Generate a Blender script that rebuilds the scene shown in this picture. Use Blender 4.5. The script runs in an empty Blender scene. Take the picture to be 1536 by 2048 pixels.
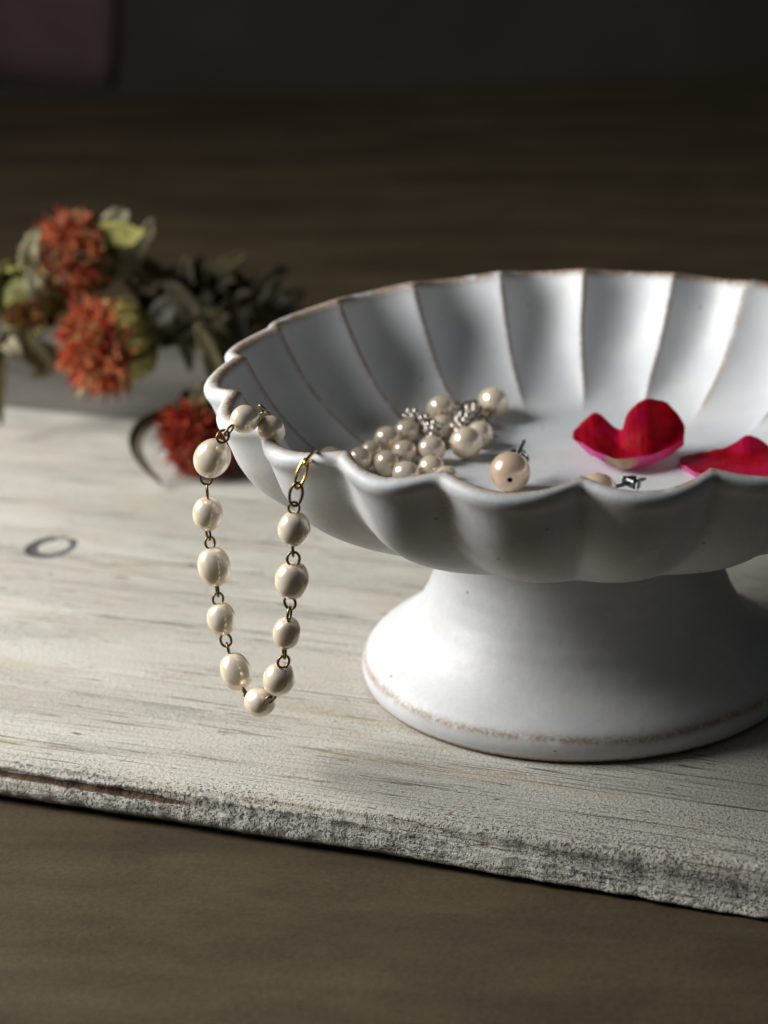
import bpy, bmesh, math, random
from mathutils import Vector, Matrix, Euler, noise as mnoise

# all lengths below are millimetres; S turns them into metres
S = 0.001
TB = 9.4                      # thickness of the white board = height of its top above the table
scene = bpy.context.scene
col = scene.collection
rnd = random.Random(7)

# ------------------------------------------------------------------ camera
FPX = 5001.0
CAM = Vector((-42.5, -510.6, 230.2 + TB))
PITCH, ROLL = 0.358, -0.031
FW = Vector((0, math.cos(PITCH), -math.sin(PITCH)))
_r = Vector((1, 0, 0)); _u = _r.cross(FW)
RT = _r * math.cos(ROLL) + _u * math.sin(ROLL)
UP = -_r * math.sin(ROLL) + _u * math.cos(ROLL)
cd = bpy.data.cameras.new('camera'); co = bpy.data.objects.new('camera', cd); col.objects.link(co)
m = Matrix((RT, UP, -FW)).transposed().to_4x4(); m.translation = CAM * S
co.matrix_world = m
cd.sensor_fit = 'HORIZONTAL'; cd.sensor_width = 36.0; cd.lens = 36.0 * FPX / 1536.0
cd.clip_start = 0.02; cd.clip_end = 20.0
cd.dof.use_dof = True; cd.dof.focus_distance = 0.500; cd.dof.aperture_fstop = 18.5
scene.camera = co

# ------------------------------------------------------------------ light
w = bpy.data.worlds.new('World'); scene.world = w; w.use_nodes = True
bg = w.node_tree.nodes['Background']
bg.inputs['Color'].default_value = (0.85, 0.95, 1.0, 1); bg.inputs['Strength'].default_value = 0.029
LAZ, LEL, LD = math.radians(178), math.radians(30), 520.0     # soft light from the left
ld = bpy.data.lights.new('window_light', 'AREA'); lo = bpy.data.objects.new('window_light', ld); col.objects.link(lo)
ld.shape = 'ELLIPSE'; ld.size = 0.27; ld.size_y = 0.35; ld.energy = 5.0; ld.color = (1.0, 0.995, 0.98)
ldir = Vector((math.cos(LAZ) * math.cos(LEL), math.sin(LAZ) * math.cos(LEL), math.sin(LEL)))
lo.location = (Vector((-20, 20, 50)) + ldir * LD) * S
lo.rotation_euler = ldir.to_track_quat('Z', 'Y').to_euler()
vs = scene.view_settings
vs.view_transform = 'Standard'; vs.look = 'None'; vs.exposure = 0.0; vs.gamma = 1.0; vs.use_curve_mapping = False

# ------------------------------------------------------------------ pixel helpers (photograph 1536 x 2048)
def ray(x, y):
    return FW + RT * ((x - 768) / FPX) - UP * ((y - 1024) / FPX)
def at_z(x, y, z):
    d = ray(x, y); return CAM + d * ((z - CAM.z) / d.z)
def at_y(x, y, Y):
    d = ray(x, y); return CAM + d * ((Y - CAM.y) / d.y)
def at_plane(x, y, n, c):
    d = ray(x, y); return CAM + d * ((c - n.dot(CAM)) / n.dot(d))
def mmpx(p):
    return (p - CAM).dot(FW) / FPX
def sm(a, b, x):
    t = max(0.0, min(1.0, (x - a) / (b - a))); return t * t * (3 - 2 * t)
def nz(x, y=0.0, z=0.0):
    return mnoise.noise(Vector((x, y, z)))

# ------------------------------------------------------------------ materials
class NT:
    def __init__(s, name):
        s.m = bpy.data.materials.new(name); s.m.use_nodes = True
        s.t = s.m.node_tree; s.n = s.t.nodes; s.b = s.n['Principled BSDF']
    def new(s, t, **k):
        o = s.n.new(t)
        for a, v in k.items(): setattr(o, a, v)
        return o
    def link(s, a, b): s.t.links.new(a, b)
    def val(s, sock, v):
        if hasattr(v, 'is_linked'): s.link(v, sock)
        else: sock.default_value = v
    def math(s, op, a, b=0.0, c=None):
        o = s.new('ShaderNodeMath', operation=op); s.val(o.inputs[0], a); s.val(o.inputs[1], b)
        if c is not None: s.val(o.inputs[2], c)
        return o.outputs[0]
    def coord(s, scale=(1000, 1000, 1000), loc=(0, 0, 0)):
        tc = s.new('ShaderNodeTexCoord'); mp = s.new('ShaderNodeMapping')
        mp.inputs['Scale'].default_value = scale; mp.inputs['Location'].default_value = loc
        s.link(tc.outputs['Object'], mp.inputs['Vector']); return mp.outputs[0]
    def noise(s, vec, scale=1.0, detail=2.0, rough=0.5, dist=0.0):
        o = s.new('ShaderNodeTexNoise'); s.link(vec, o.inputs['Vector'])
        o.inputs['Scale'].default_value = scale; o.inputs['Detail'].default_value = detail
        o.inputs['Roughness'].default_value = rough; o.inputs['Distortion'].default_value = dist
        return o.outputs['Fac']
    def ramp(s, fac, a, b, lo=0.0, hi=1.0):
        o = s.new('ShaderNodeMapRange', interpolation_type='SMOOTHSTEP'); s.val(o.inputs[0], fac)
        s.val(o.inputs[1], a); s.val(o.inputs[2], b); s.val(o.inputs[3], lo); s.val(o.inputs[4], hi)
        return o.outputs[0]
    def mix(s, f, a, b):
        o = s.new('ShaderNodeMix', data_type='RGBA'); s.val(o.inputs[0], f)
        for i, v in ((6, a), (7, b)):
            if hasattr(v, 'is_linked'): s.link(v, o.inputs[i])
            else: o.inputs[i].default_value = (*v, 1)
        return o.outputs[2]
    def attr(s, name, out='Fac'):
        o = s.new('ShaderNodeAttribute', attribute_name=name); return o.outputs[out]
    def bump(s, h, strength, dist):
        o = s.new('ShaderNodeBump'); o.inputs['Strength'].default_value = strength
        o.inputs['Distance'].default_value = dist * S; s.link(h, o.inputs['Height'])
        s.link(o.outputs[0], s.b.inputs['Normal'])
    def base(s, c):
        if hasattr(c, 'is_linked'): s.link(c, s.b.inputs['Base Color'])
        else: s.b.inputs['Base Color'].default_value = (*c, 1)
    def set(s, **k):
        for a, v in k.items(): s.val(s.b.inputs[a.replace('_', ' ')], v)

def mat_ceramic():
    t = NT('ceramic'); c = t.coord()
    big = t.noise(c, 0.06, 3); fine = t.noise(c, 1.3, 3, 0.6)
    glaze = t.mix(t.ramp(big, 0.35, 0.7), (0.60, 0.622, 0.65), (0.68, 0.695, 0.70))
    glaze = t.mix(t.ramp(t.noise(c, 0.16, 4, 0.65), 0.48, 0.75, 0.0, 0.35), glaze, (0.60, 0.565, 0.51))
    e = t.math('MULTIPLY', t.attr('edge'), t.ramp(t.noise(c, 0.28, 3, 0.6), 0.22, 0.50))
    e2 = t.math('MULTIPLY', e, t.ramp(fine, 0.3, 0.62, 0.5, 1.0))
    cl = t.mix(t.math('MINIMUM', t.math('MULTIPLY', e2, 1.25), 1.0), glaze, (0.27, 0.17, 0.09))
    spk = t.new('ShaderNodeTexVoronoi'); t.link(c, spk.inputs['Vector']); spk.inputs['Scale'].default_value = 0.16
    spk.inputs['Randomness'].default_value = 1.0
    s2 = t.ramp(spk.outputs['Distance'], 0.045, 0.08, 1.0, 0.0)
    s2 = t.math('MULTIPLY', s2, t.ramp(t.noise(c, 0.11, 1), 0.5, 0.56))
    cl = t.mix(t.math('MULTIPLY', s2, 0.75), cl, (0.22, 0.13, 0.07))
    t.base(cl); t.set(Roughness=t.ramp(fine, 0.2, 0.8, 0.46, 0.60), Specular_IOR_Level=0.5)
    h = t.math('ADD', t.math('MULTIPLY', fine, 0.35), t.noise(c, 0.22, 2))
    t.bump(h, 0.35, 0.25)
    return t.m

def mat_board():
    t = NT('white_board_paint'); c = t.coord()
    wear = t.attr('wear'); bare = t.attr('bare')
    def st(su, sv, detail=2.0, rough=0.5, off=0.0, dist=0.0):
        return t.noise(t.coord((1000 * su, 1000 * sv, 1000 * sv), (off, off * .7, 0)), 1.0, detail, rough, dist)
    patch = st(0.012, 0.05, 3, 0.55)
    fine = t.noise(c, 1.1, 4, 0.7)
    paint = t.mix(t.ramp(patch, 0.3, 0.7), (0.52, 0.492, 0.425), (0.65, 0.622, 0.548))
    paint = t.mix(t.ramp(t.noise(c, 2.1, 3, 0.7), 0.40, 0.68, 0.0, 0.70), paint, (0.30, 0.29, 0.26))
    warm = t.ramp(st(0.02, 0.11, 3, 0.6, 31), 0.52, 0.72)
    paint = t.mix(t.math('MULTIPLY', warm, 0.55), paint, (0.50, 0.405, 0.265))
    # worn-through grey wood, salt and pepper towards the front edge
    sp = t.noise(c, 1.55, 2, 0.6)
    thr = t.ramp(wear, 0.0, 1.0, 0.64, 0.49)
    spk = t.ramp(t.math('SUBTRACT', sp, thr), 0.0, 0.16)
    patchy = t.ramp(st(0.05, 0.12, 3, 0.6, 9), 0.34, 0.60, 0.22, 1.0)
    spk = t.math('MULTIPLY', spk, patchy)
    cl = t.mix(t.math('MULTIPLY', spk, 0.9), paint, (0.13, 0.13, 0.14))
    # thin grain lines, dark and rusty
    g1 = t.noise(t.coord((9, 620, 620), (3, 1, 0)), 1.0, 2, 0.5, 0.35)
    line = t.math('SUBTRACT', 1.0, t.ramp(t.math('ABSOLUTE', t.math('SUBTRACT', g1, 0.5)), 0.0, 0.014))
    lm = t.ramp(st(0.013, 0.045, 3, 0.6, 17), 0.38, 0.54)
    line = t.math('MULTIPLY', line, lm)
    brk = t.ramp(st(0.10, 0.4, 3, 0.6, 71), 0.34, 0.52)
    line = t.math('MULTIPLY', line, brk)
    cl = t.mix(t.math('MULTIPLY', line, 0.85), cl, (0.27, 0.165, 0.095))
    g2 = st(0.16, 0.55, 3, 0.55, 55)
    pit = t.math('MULTIPLY', t.ramp(g2, 0.69, 0.72), t.ramp(st(0.02, 0.06, 2, 0.5, 87), 0.42, 0.58))
    cl = t.mix(t.math('MULTIPLY', pit, 0.9), cl, (0.06, 0.055, 0.05))
    g3 = st(0.16, 0.45, 2, 0.5, 23)
    rust = t.math('MULTIPLY', t.ramp(g3, 0.70, 0.75), t.ramp(wear, 0.05, 0.3))
    cl = t.mix(t.math('MULTIPLY', rust, 0.8), cl, (0.30, 0.13, 0.05))
    # blotchy grey stain band along the grain
    st1 = t.math('MULTIPLY', t.ramp(st(0.03, 0.09, 3, 0.6, 41), 0.46, 0.66), t.ramp(t.noise(c, 0.75, 4, 0.75), 0.46, 0.62))
    cl = t.mix(t.math('MULTIPLY', st1, 0.5), cl, (0.24, 0.24, 0.225))
    # bare brown wood where the paint has flaked off the front edge
    bm = t.ramp(t.math('ADD', bare, t.math('MULTIPLY', t.math('SUBTRACT', st(0.12, 0.7, 3, 0.6, 5), 0.5), 1.3)), 0.5, 0.62)
    cl = t.mix(bm, cl, t.mix(st(0.1, 0.9, 3, 0.6, 2), (0.07, 0.045, 0.03), (0.24, 0.15, 0.095)))
    # the knot: a ring
    k = t.attr('knot'); kn = t.math('ADD', k, t.math('MULTIPLY', t.math('SUBTRACT', t.noise(c, 0.55, 3, 0.6), 0.5), 0.45))
    ring = t.ramp(kn, 0.20, 0.52)
    cl = t.mix(t.math('MULTIPLY', ring, 0.9), cl, (0.06, 0.062, 0.065))
    t.base(cl); t.set(Roughness=0.82, Specular_IOR_Level=0.22)
    h = t.math('SUBTRACT', t.math('MULTIPLY', fine, 0.5), t.math('MULTIPLY', spk, 0.55))
    h = t.math('SUBTRACT', h, t.math('MULTIPLY', line, 0.9)); h = t.math('SUBTRACT', h, t.math('MULTIPLY', pit, 1.1))
    h = t.math('SUBTRACT', h, t.math('MULTIPLY', ring, 0.9)); h = t.math('SUBTRACT', h, t.math('MULTIPLY', bm, 0.9))
    h = t.math('ADD', h, t.math('MULTIPLY', st(0.03, 0.55, 3, 0.6), 0.28))
    t.bump(h, 0.95, 0.75)
    return t.m

def mat_wood(name, dark, light, rot, rough=0.6, spec=0.3):
    t = NT(name)
    tc = t.new('ShaderNodeTexCoord'); mp = t.new('ShaderNodeMapping')
    mp.inputs['Rotation'].default_value = (0, 0, rot); t.link(tc.outputs['Object'], mp.inputs['Vector'])
    def st(su, sv, d=3, r=0.55, off=0.0):
        m2 = t.new('ShaderNodeMapping'); m2.inputs['Scale'].default_value = (1000 * su, 1000 * sv, 1000 * sv)
        m2.inputs['Location'].default_value = (off, off, 0); t.link(mp.outputs[0], m2.inputs['Vector'])
        return t.noise(m2.outputs[0], 1.0, d, r, 0.25)
    g = st(0.008, 0.045, 4, 0.55); g2 = st(0.004, 0.022, 3, 0.5, 7); g3 = st(0.03, 0.7, 3, 0.6, 3)
    f = t.math('ADD', t.math('MULTIPLY', g, 0.6), t.math('MULTIPLY', g2, 0.4))
    cl = t.mix(t.ramp(f, 0.30, 0.72), dark, light)
    streak = t.ramp(st(0.0035, 0.035, 2, 0.5, 19), 0.56, 0.72)
    cl = t.mix(t.math('MULTIPLY', streak, 0.5), cl, tuple(v * 0.35 for v in dark))
    cl = t.mix(t.math('MULTIPLY', t.ramp(g3, 0.45, 0.75), 0.12), cl, tuple(v * 0.6 for v in dark))
    sand = t.math('ADD', t.math('MULTIPLY', t.ramp(st(0.9, 0.9, 3, 0.7, 11), 0.35, 0.68), 0.6), t.math('MULTIPLY', t.ramp(st(0.03, 0.06, 4, 0.65, 4), 0.40, 0.66), 0.6))
    cl = t.mix(t.math('MULTIPLY', sand, 0.5), cl, tuple(v * 0.5 for v in dark))
    t.base(cl); t.set(Roughness=rough, Specular_IOR_Level=spec)
    t.bump(t.math('ADD', t.math('MULTIPLY', g3, 0.3), st(0.5, 0.5, 3, 0.6, 8)), 0.5, 0.25)
    return t.m

def mat_plain(name, c, rough=0.5, metal=0.0, spec=0.5, coat=0.0, var=0.0, nscale=0.5, bump=0.0):
    t = NT(name)
    if var:
        n = t.noise(t.coord(), nscale, 3, 0.6)
        t.base(t.mix(t.ramp(n, 0.3, 0.7), tuple(v * (1 - var) for v in c), tuple(min(1, v * (1 + var)) for v in c)))
    else: t.base(c)
    t.set(Roughness=rough, Metallic=metal, Specular_IOR_Level=spec, Coat_Weight=coat, Coat_Roughness=0.08)
    if bump: t.bump(t.noise(t.coord(), nscale * 3, 3, 0.6), 0.6, bump)
    return t.m

def mat_pearl(name, c, edge):
    t = NT(name)
    lw = t.new('ShaderNodeLayerWeight'); lw.inputs['Blend'].default_value = 0.35
    n = t.noise(t.coord((1, 1, 1)), 1.4, 2, 0.5)
    cc = t.mix(t.ramp(n, 0.35, 0.7, 0, 0.25), c, edge)
    t.base(t.mix(t.math('MULTIPLY', lw.outputs['Facing'], 0.7), cc, edge))
    t.set(Roughness=0.23, Metallic=0.28, Specular_IOR_Level=0.8, Coat_Weight=0.7, Coat_Roughness=0.09)
    t.bump(t.noise(t.coord((1, 1, 1)), 1.2, 0, 0.4), 0.03, 60)
    return t.m

def mat_petal():
    t = NT('rose_petal')
    v = t.attr('rim'); c = t.coord()
    n = t.noise(c, 0.35, 3, 0.6)
    geo = t.new('ShaderNodeNewGeometry')
    inner = t.mix(t.ramp(n, 0.3, 0.7), (0.33, 0.0015, 0.012), (0.55, 0.003, 0.018))
    outer = t.mix(t.ramp(t.math('ADD', v, t.math('MULTIPLY', t.math('SUBTRACT', n, 0.5), 0.35)), 0.16, 0.36), (0.72, 0.62, 0.36), (0.80, 0.10, 0.42))
    outer = t.mix(t.ramp(v, 0.6, 0.95), outer, (0.62, 0.02, 0.16))
    vc = t.new('ShaderNodeCombineXYZ'); t.link(t.attr('across'), vc.inputs[0]); t.link(t.attr('along'), vc.inputs[1])
    vm = t.new('ShaderNodeMapping'); vm.inputs['Scale'].default_value = (34, 2.2, 1); t.link(vc.outputs[0], vm.inputs['Vector'])
    vein = t.noise(vm.outputs[0], 1.0, 3, 0.6, 0.6)
    inner = t.mix(t.ramp(vein, 0.40, 0.68, 0.0, 0.30), inner, (0.17, 0.001, 0.012))
    inner = t.mix(t.ramp(t.noise(c, 0.10, 2, 0.5), 0.45, 0.62, 0.0, 0.55), inner, (0.56, 0.005, 0.085))
    outer = t.mix(t.ramp(vein, 0.42, 0.7, 0.0, 0.4), outer, (0.72, 0.30, 0.45))
    cl = t.mix(t.attr('face'), inner, outer)
    t.base(cl); t.set(Roughness=0.6, Specular_IOR_Level=0.12)
    t.bump(t.math('ADD', vein, t.noise(c, 0.5, 3, 0.6)), 0.7, 0.35)
    tr = t.new('ShaderNodeBsdfTranslucent'); t.link(t.mix(0.5, cl, (0.75, 0.02, 0.10)), tr.inputs['Color'])
    mx = t.new('ShaderNodeMixShader'); mx.inputs[0].default_value = 0.35
    t.link(t.b.outputs[0], mx.inputs[1]); t.link(tr.outputs[0], mx.inputs[2])
    t.link(mx.outputs[0], t.n['Material Output'].inputs['Surface'])
    return t.m

def mat_attr(name, rough=0.75, trans=0.2, attr='tint', vary=0.35):
    t = NT(name); a = t.attr(attr, 'Color'); n = t.noise(t.coord(), 0.6, 3, 0.6)
    hs = t.new('ShaderNodeHueSaturation'); t.link(a, hs.inputs['Color'])
    t.link(t.ramp(n, 0.25, 0.75, 1 - vary, 1 + vary), hs.inputs['Value'])
    t.base(hs.outputs[0]); t.set(Roughness=rough, Specular_IOR_Level=0.2)
    t.bump(t.noise(t.coord(), 1.1, 3, 0.6), 0.5, 0.25)
    tr = t.new('ShaderNodeBsdfTranslucent'); t.link(hs.outputs[0], tr.inputs['Color'])
    mx = t.new('ShaderNodeMixShader'); mx.inputs[0].default_value = trans
    t.link(t.b.outputs[0], mx.inputs[1]); t.link(tr.outputs[0], mx.inputs[2])
    t.link(mx.outputs[0], t.n['Material Output'].inputs['Surface'])
    return t.m

M = dict(
    ceramic=mat_ceramic(), board=mat_board(),
    table=mat_wood('brown_table_wood', (0.050, 0.036, 0.018), (0.105, 0.078, 0.043), math.radians(7)),
    grey=mat_wood('grey_weathered_wood', (0.12, 0.11, 0.095), (0.20, 0.185, 0.16), math.radians(0), 0.85, 0.15),
    wall=mat_plain('mauve_brown_plaster', (0.038, 0.030, 0.025), 0.9, spec=0.1, var=0.15, nscale=0.01, bump=0.2),
    pearl=mat_pearl('cream_pearl', (0.97, 0.86, 0.73), (0.94, 0.72, 0.37)),
    pearl2=mat_pearl('peach_pearl', (0.80, 0.60, 0.45), (0.78, 0.52, 0.33)),
    brass=mat_plain('aged_brass', (0.20, 0.155, 0.075), 0.34, 1.0),
    gold=mat_plain('gold_metal', (0.72, 0.52, 0.18), 0.25, 1.0),
    silver=mat_plain('warm_silver', (0.70, 0.64, 0.59), 0.15, 1.0),
    steel=mat_plain('dark_steel', (0.13, 0.135, 0.14), 0.32, 1.0),
    hole=mat_plain('drilled_hole', (0.05, 0.03, 0.02), 0.8),
    petal=mat_petal(), mauve=mat_plain('mauve_haze', (0.075, 0.049, 0.051), 0.95, spec=0.1, var=0.12, nscale=0.05),
    floret=mat_attr('floret', 0.7, 0.25), leaf=mat_attr('dried_leaf', 0.8, 0.15),
)

# ------------------------------------------------------------------ object helpers
def tag(o, label, cat=None, group=None, kind=None):
    if label: o['label'] = label
    if cat: o['category'] = cat
    if group: o['group'] = group
    if kind: o['kind'] = kind
    return o
def thing(name, loc, label, cat, group=None):
    o = bpy.data.objects.new(name, None); o.empty_display_size = 0.005; col.objects.link(o)
    o.location = Vector(loc) * S
    return tag(o, label, cat, group)
def link(name, me, mat, parent=None, loc=(0, 0, 0), rot=None, scale=None, world=True):
    o = bpy.data.objects.new(name, me); col.objects.link(o)
    if mat and not me.materials: me.materials.append(mat)
    l = Vector(loc) * S
    if parent:
        o.parent = parent
        if world:
            q = parent; off = Vector()
            while q: off += q.location; q = q.parent
            l = l - off
    o.location = l
    if rot is not None: o.rotation_mode = 'QUATERNION'; o.rotation_quaternion = rot
    if scale is not None: o.scale = scale
    return o
def mesh(name, verts, faces, smooth=True, attrs=None, cols=None):
    me = bpy.data.meshes.new(name)
    me.from_pydata([tuple(Vector(v) * S) for v in verts], [], faces); me.update()
    if smooth: me.polygons.foreach_set('use_smooth', [True] * len(me.polygons))
    for k, a in (attrs or {}).items():
        at = me.attributes.new(k, 'FLOAT', 'POINT'); at.data.foreach_set('value', a)
    if cols:
        at = me.attributes.new('tint', 'FLOAT_COLOR', 'POINT')
        at.data.foreach_set('color', [x for c in cols for x in (*c, 1.0)])
    return me
def grid_faces(nu, nv, closed_u=False):
    f = []
    for i in range(nu if closed_u else nu - 1):
        a, b = i * nv, ((i + 1) % nu) * nv
        for j in range(nv - 1): f.append((a + j, b + j, b + j + 1, a + j + 1))
    return f
def tube(path, radii, n=8, closed=False):
    """verts, faces of a tube along a list of Vectors"""
    V, F = [], []; k = len(path); up = None
    for i, p in enumerate(path):
        a = path[(i - 1) % k] if (closed or i > 0) else p
        b = path[(i + 1) % k] if (closed or i < k - 1) else p
        t = (b - a).normalized()
        if up is None: up = t.orthogonal().normalized()
        up = (up - t * up.dot(t)).normalized(); s = t.cross(up)
        r = radii[i] if hasattr(radii, '__len__') else radii
        for j in range(n):
            q = 2 * math.pi * j / n; V.append(p + (up * math.cos(q) + s * math.sin(q)) * r)
    for i in range(k if closed else k - 1):
        for j in range(n):
            a, b = i * n, ((i + 1) % k) * n
            F.append((a + j, a + (j + 1) % n, b + (j + 1) % n, b + j))
    if not closed:
        F.append(tuple(range(n))[::-1]); F.append(tuple((k - 1) * n + j for j in range(n)))
    return V, F
def spline(pts, n):
    """Catmull-Rom through Vectors, n samples"""
    P = [pts[0] * 2 - pts[1]] + list(pts) + [pts[-1] * 2 - pts[-2]]
    out = []; k = len(pts) - 1
    for i in range(n):
        x = i / (n - 1) * k; j = min(int(x), k - 1); t = x - j
        a, b, c, d = P[j:j + 4]
        out.append(0.5 * ((2 * b) + (c - a) * t + (2 * a - 5 * b + 4 * c - d) * t * t + (3 * b - a - 3 * c + d) * t ** 3))
    return out

# ------------------------------------------------------------------ table, backdrop, boards
def box_sheet(name, x0, x1, y0, y1, z0, z1):
    v = [(x0, y0, z0), (x1, y0, z0), (x1, y1, z0), (x0, y1, z0), (x0, y0, z1), (x1, y0, z1), (x1, y1, z1), (x0, y1, z1)]
    f = [(0, 3, 2, 1), (4, 5, 6, 7), (0, 1, 5, 4), (1, 2, 6, 5), (2, 3, 7, 6), (3, 0, 4, 7)]
    return mesh(name, v, f, False)
tag(link('table_top', box_sheet('table_top', -800, 900, -330, 735, -30, 0), M['table']), 'dark brown wooden table top under the boards', kind='structure')
tag(link('back_wall', box_sheet('back_wall', -1600, 1600, 742, 770, -60, 900), M['wall']), 'dark mauve brown wall behind the table', kind='structure')

BA = math.atan(-0.391); BO = Vector((-42.0, -68.8, 0)); BW = 214.0
BU = Vector((math.cos(BA), math.sin(BA), 0)); BV = Vector((-math.sin(BA), math.cos(BA), 0))
def to_board(p):
    d = Vector((p.x, p.y, 0)) - BO; return d.dot(BU), d.dot(BV)
KN = to_board(at_z(107, 1093, TB))
def frange(a, b, s):
    n = max(1, int(round((b - a) / s))); return [a + (b - a) * i / n for i in range(n)]
def build_board():
    us = frange(-330, -160, 8) + frange(-160, 160, 0.62) + frange(160, 330, 8) + [330]
    prof = []                                     # (kind, parameter)
    for i in range(15): prof.append(('f', i / 14))            # front face, bottom to the corner
    for v in frange(0.0, 24, 0.6) + frange(24, BW, 2.2)[0:]: prof.append(('t', v))
    prof += [('t', BW - 0.4), ('b', 0.5), ('b', 1.0)]
    V, wear, bare, knot = [], [], [], []
    for u in us:
        rc = 1.3 + 6.0 * sm(-40, 95, u) + 0.5 * nz(u * .05, 3)
        edge = 0.7 * nz(u * 0.035, 1.7) + 0.30 * nz(u * 0.21, 9.1)
        wid = 8 + 36 * sm(-20, 110, u)
        for kind, q in prof:
            if kind == 'f':
                z = -TB + (TB - rc) * q
                v = edge - 1.2 * sm(1, .35, q) + 2.6 * sm(.30, 0, q) + 0.35 * nz(u * .25, z * .4, 2) + 0.22 * nz(u * .9, z * .9, 5) - 0.2 + 0.9 * (1 - q) * (0.3 + 0.5 * nz(u * .06, 8))
                g = math.exp(-((z + 3.2 + 0.013 * (u + 70)) / 0.8) ** 2) * sm(-150, -128, u) * sm(-28, -60, u)   # crack along the left of the edge
                v += 0.45 * g
                wr = 1.0
                br = max(g * 1.1, 0.95 * max(0.0, nz(u * .045, z * .22, 3.3)) * (0.5 + .5 * nz(u * .3, z * .8, 1)))
            elif kind == 't':
                v = q
                if q < rc:
                    a = (1 - q / rc); z = -rc * (1 - math.sqrt(max(0, 1 - a * a)))
                    v = rc * (1 - math.sqrt(max(0, 1 - (1 - q / rc) ** 2))) * 0.3 + q * 0.7
                else: z = 0.0
                ed = sm(14, 0, q)
                v += edge * ed + 0.15 * nz(u * .9, q * .9, 5) * ed
                z += 0.16 * nz(u * .02, v * .3, 3) * sm(0, 4, q) + 0.10 * nz(u * .7, v * .8, 1) * ed - 0.10 * sm(6, 0, q)
                wr = max(0.0, 1.0 - q / wid) ** 0.8 * (0.48 + 0.40 * sm(-20, 80, u)) + 0.10 + 0.10 * sm(120, 20, q)
                br = max(0.75 * math.exp(-((q - 1.0) / 0.9) ** 2) * max(0, nz(u * .03, 6.6)), 1.1 * max(0, nz(u * .09, q * .5, 12) - .28) * sm(26, 3, q)) 
                kd = math.hypot((u - KN[0]) / 6.0, (v - KN[1]) / 7.4)
            else:
                v = BW; z = -0.5 - (TB - 0.5) * (q - .5) * 2; wr = 0.4; br = 0
            kk = 0.0
            if kind == 't':
                an = math.atan2(v - KN[1], u - KN[0])
                kk = math.exp(-((kd - 0.86) / (0.17 + 0.07 * math.cos(an - 3.6))) ** 2)
                z -= 0.35 * kk
            V.append((u, v, z)); wear.append(wr); bare.append(br); knot.append(kk)
    nv = len(prof); F = [f[::-1] for f in grid_faces(len(us), nv)]
    F = [tuple(f) for f in F]
    F.append(tuple(range(nv))); F.append(tuple((len(us) - 1) * nv + j for j in range(nv))[::-1])
    F += [(i * nv, (i + 1) * nv, (i + 1) * nv + nv - 1, i * nv + nv - 1) for i in range(len(us) - 1)]
    me = mesh('white_board', V, F, True, dict(wear=wear, bare=bare, knot=knot))
    bm = bmesh.new(); bm.from_mesh(me); bmesh.ops.recalc_face_normals(bm, faces=bm.faces); bm.to_mesh(me); bm.free()
    o = link('white_board', me, M['board'], None, (BO.x, BO.y, TB)); o.rotation_euler = (0, 0, BA)
    tag(o, 'weathered white painted plank with worn speckled front edge under the bowl', 'board')
build_board()
def grey_board():
    us = [-330 + 6 * i for i in range(111)]; prof = [(0, -7.0), (0, -0.6), (0.5, 0)] + [(v, 0) for v in range(4, 84, 8)] + [(87.4, 0), (88, -.6), (88, -7.0)]
    V = [(u, v + 0.5 * nz(u * .03, v * .1), z + (0.12 * nz(u * .02, v * .1, 5) if z > -1 else 0)) for u in us for v, z in prof]
    nv = len(prof); F = grid_faces(len(us), nv)
    F += [tuple(range(nv)), tuple((len(us) - 1) * nv + j for j in range(nv))[::-1]]
    F += [(i * nv, (i + 1) * nv, (i + 1) * nv + nv - 1, i * nv + nv - 1) for i in range(len(us) - 1)]
    me = mesh('grey_board', V, F, False)
    bm = bmesh.new(); bm.from_mesh(me); bmesh.ops.recalc_face_normals(bm, faces=bm.faces); bm.to_mesh(me); bm.free()
    p = BO + BV * (BW + 1.5)
    o = link('grey_board', me, M['grey'], None, (p.x, p.y, 7.0)); o.rotation_euler = (0, 0, BA)
    tag(o, 'bare grey wooden plank lying behind the white painted one', 'board')
grey_board()

def haze_sheet():  # made-up sheet on the wall, standing in for a faint mauve haze
    V = []; nu, nv = 120, 24
    for i in range(nu):
        u = i / (nu - 1); x = -640 + 475 * u
        for j in range(nv):
            v = j / (nv - 1)
            d = 5 * math.sin(x * .045 + .8 * nz(x * .01, v)) * (1 - u) + 4 * nz(x * .03, v * 2, 2)
            V.append((x + 14 * nz(v * 3, 5.5) + 50 * (v - .3) * u, 737.5 + d * .35 * (1 - u), 6 + 420 * v + 4 * nz(i * .08, 7) * (1 - v)))
    o = link('mauve_haze_sheet', mesh('mauve_haze_sheet', V, grid_faces(nu, nv)), M['mauve'])
    md = o.modifiers.new('s', 'SOLIDIFY'); md.thickness = 1.2 * S
    tag(o, 'added mauve sheet standing in for faint haze far behind the dried flowers', 'haze_sheet')
haze_sheet()

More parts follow.
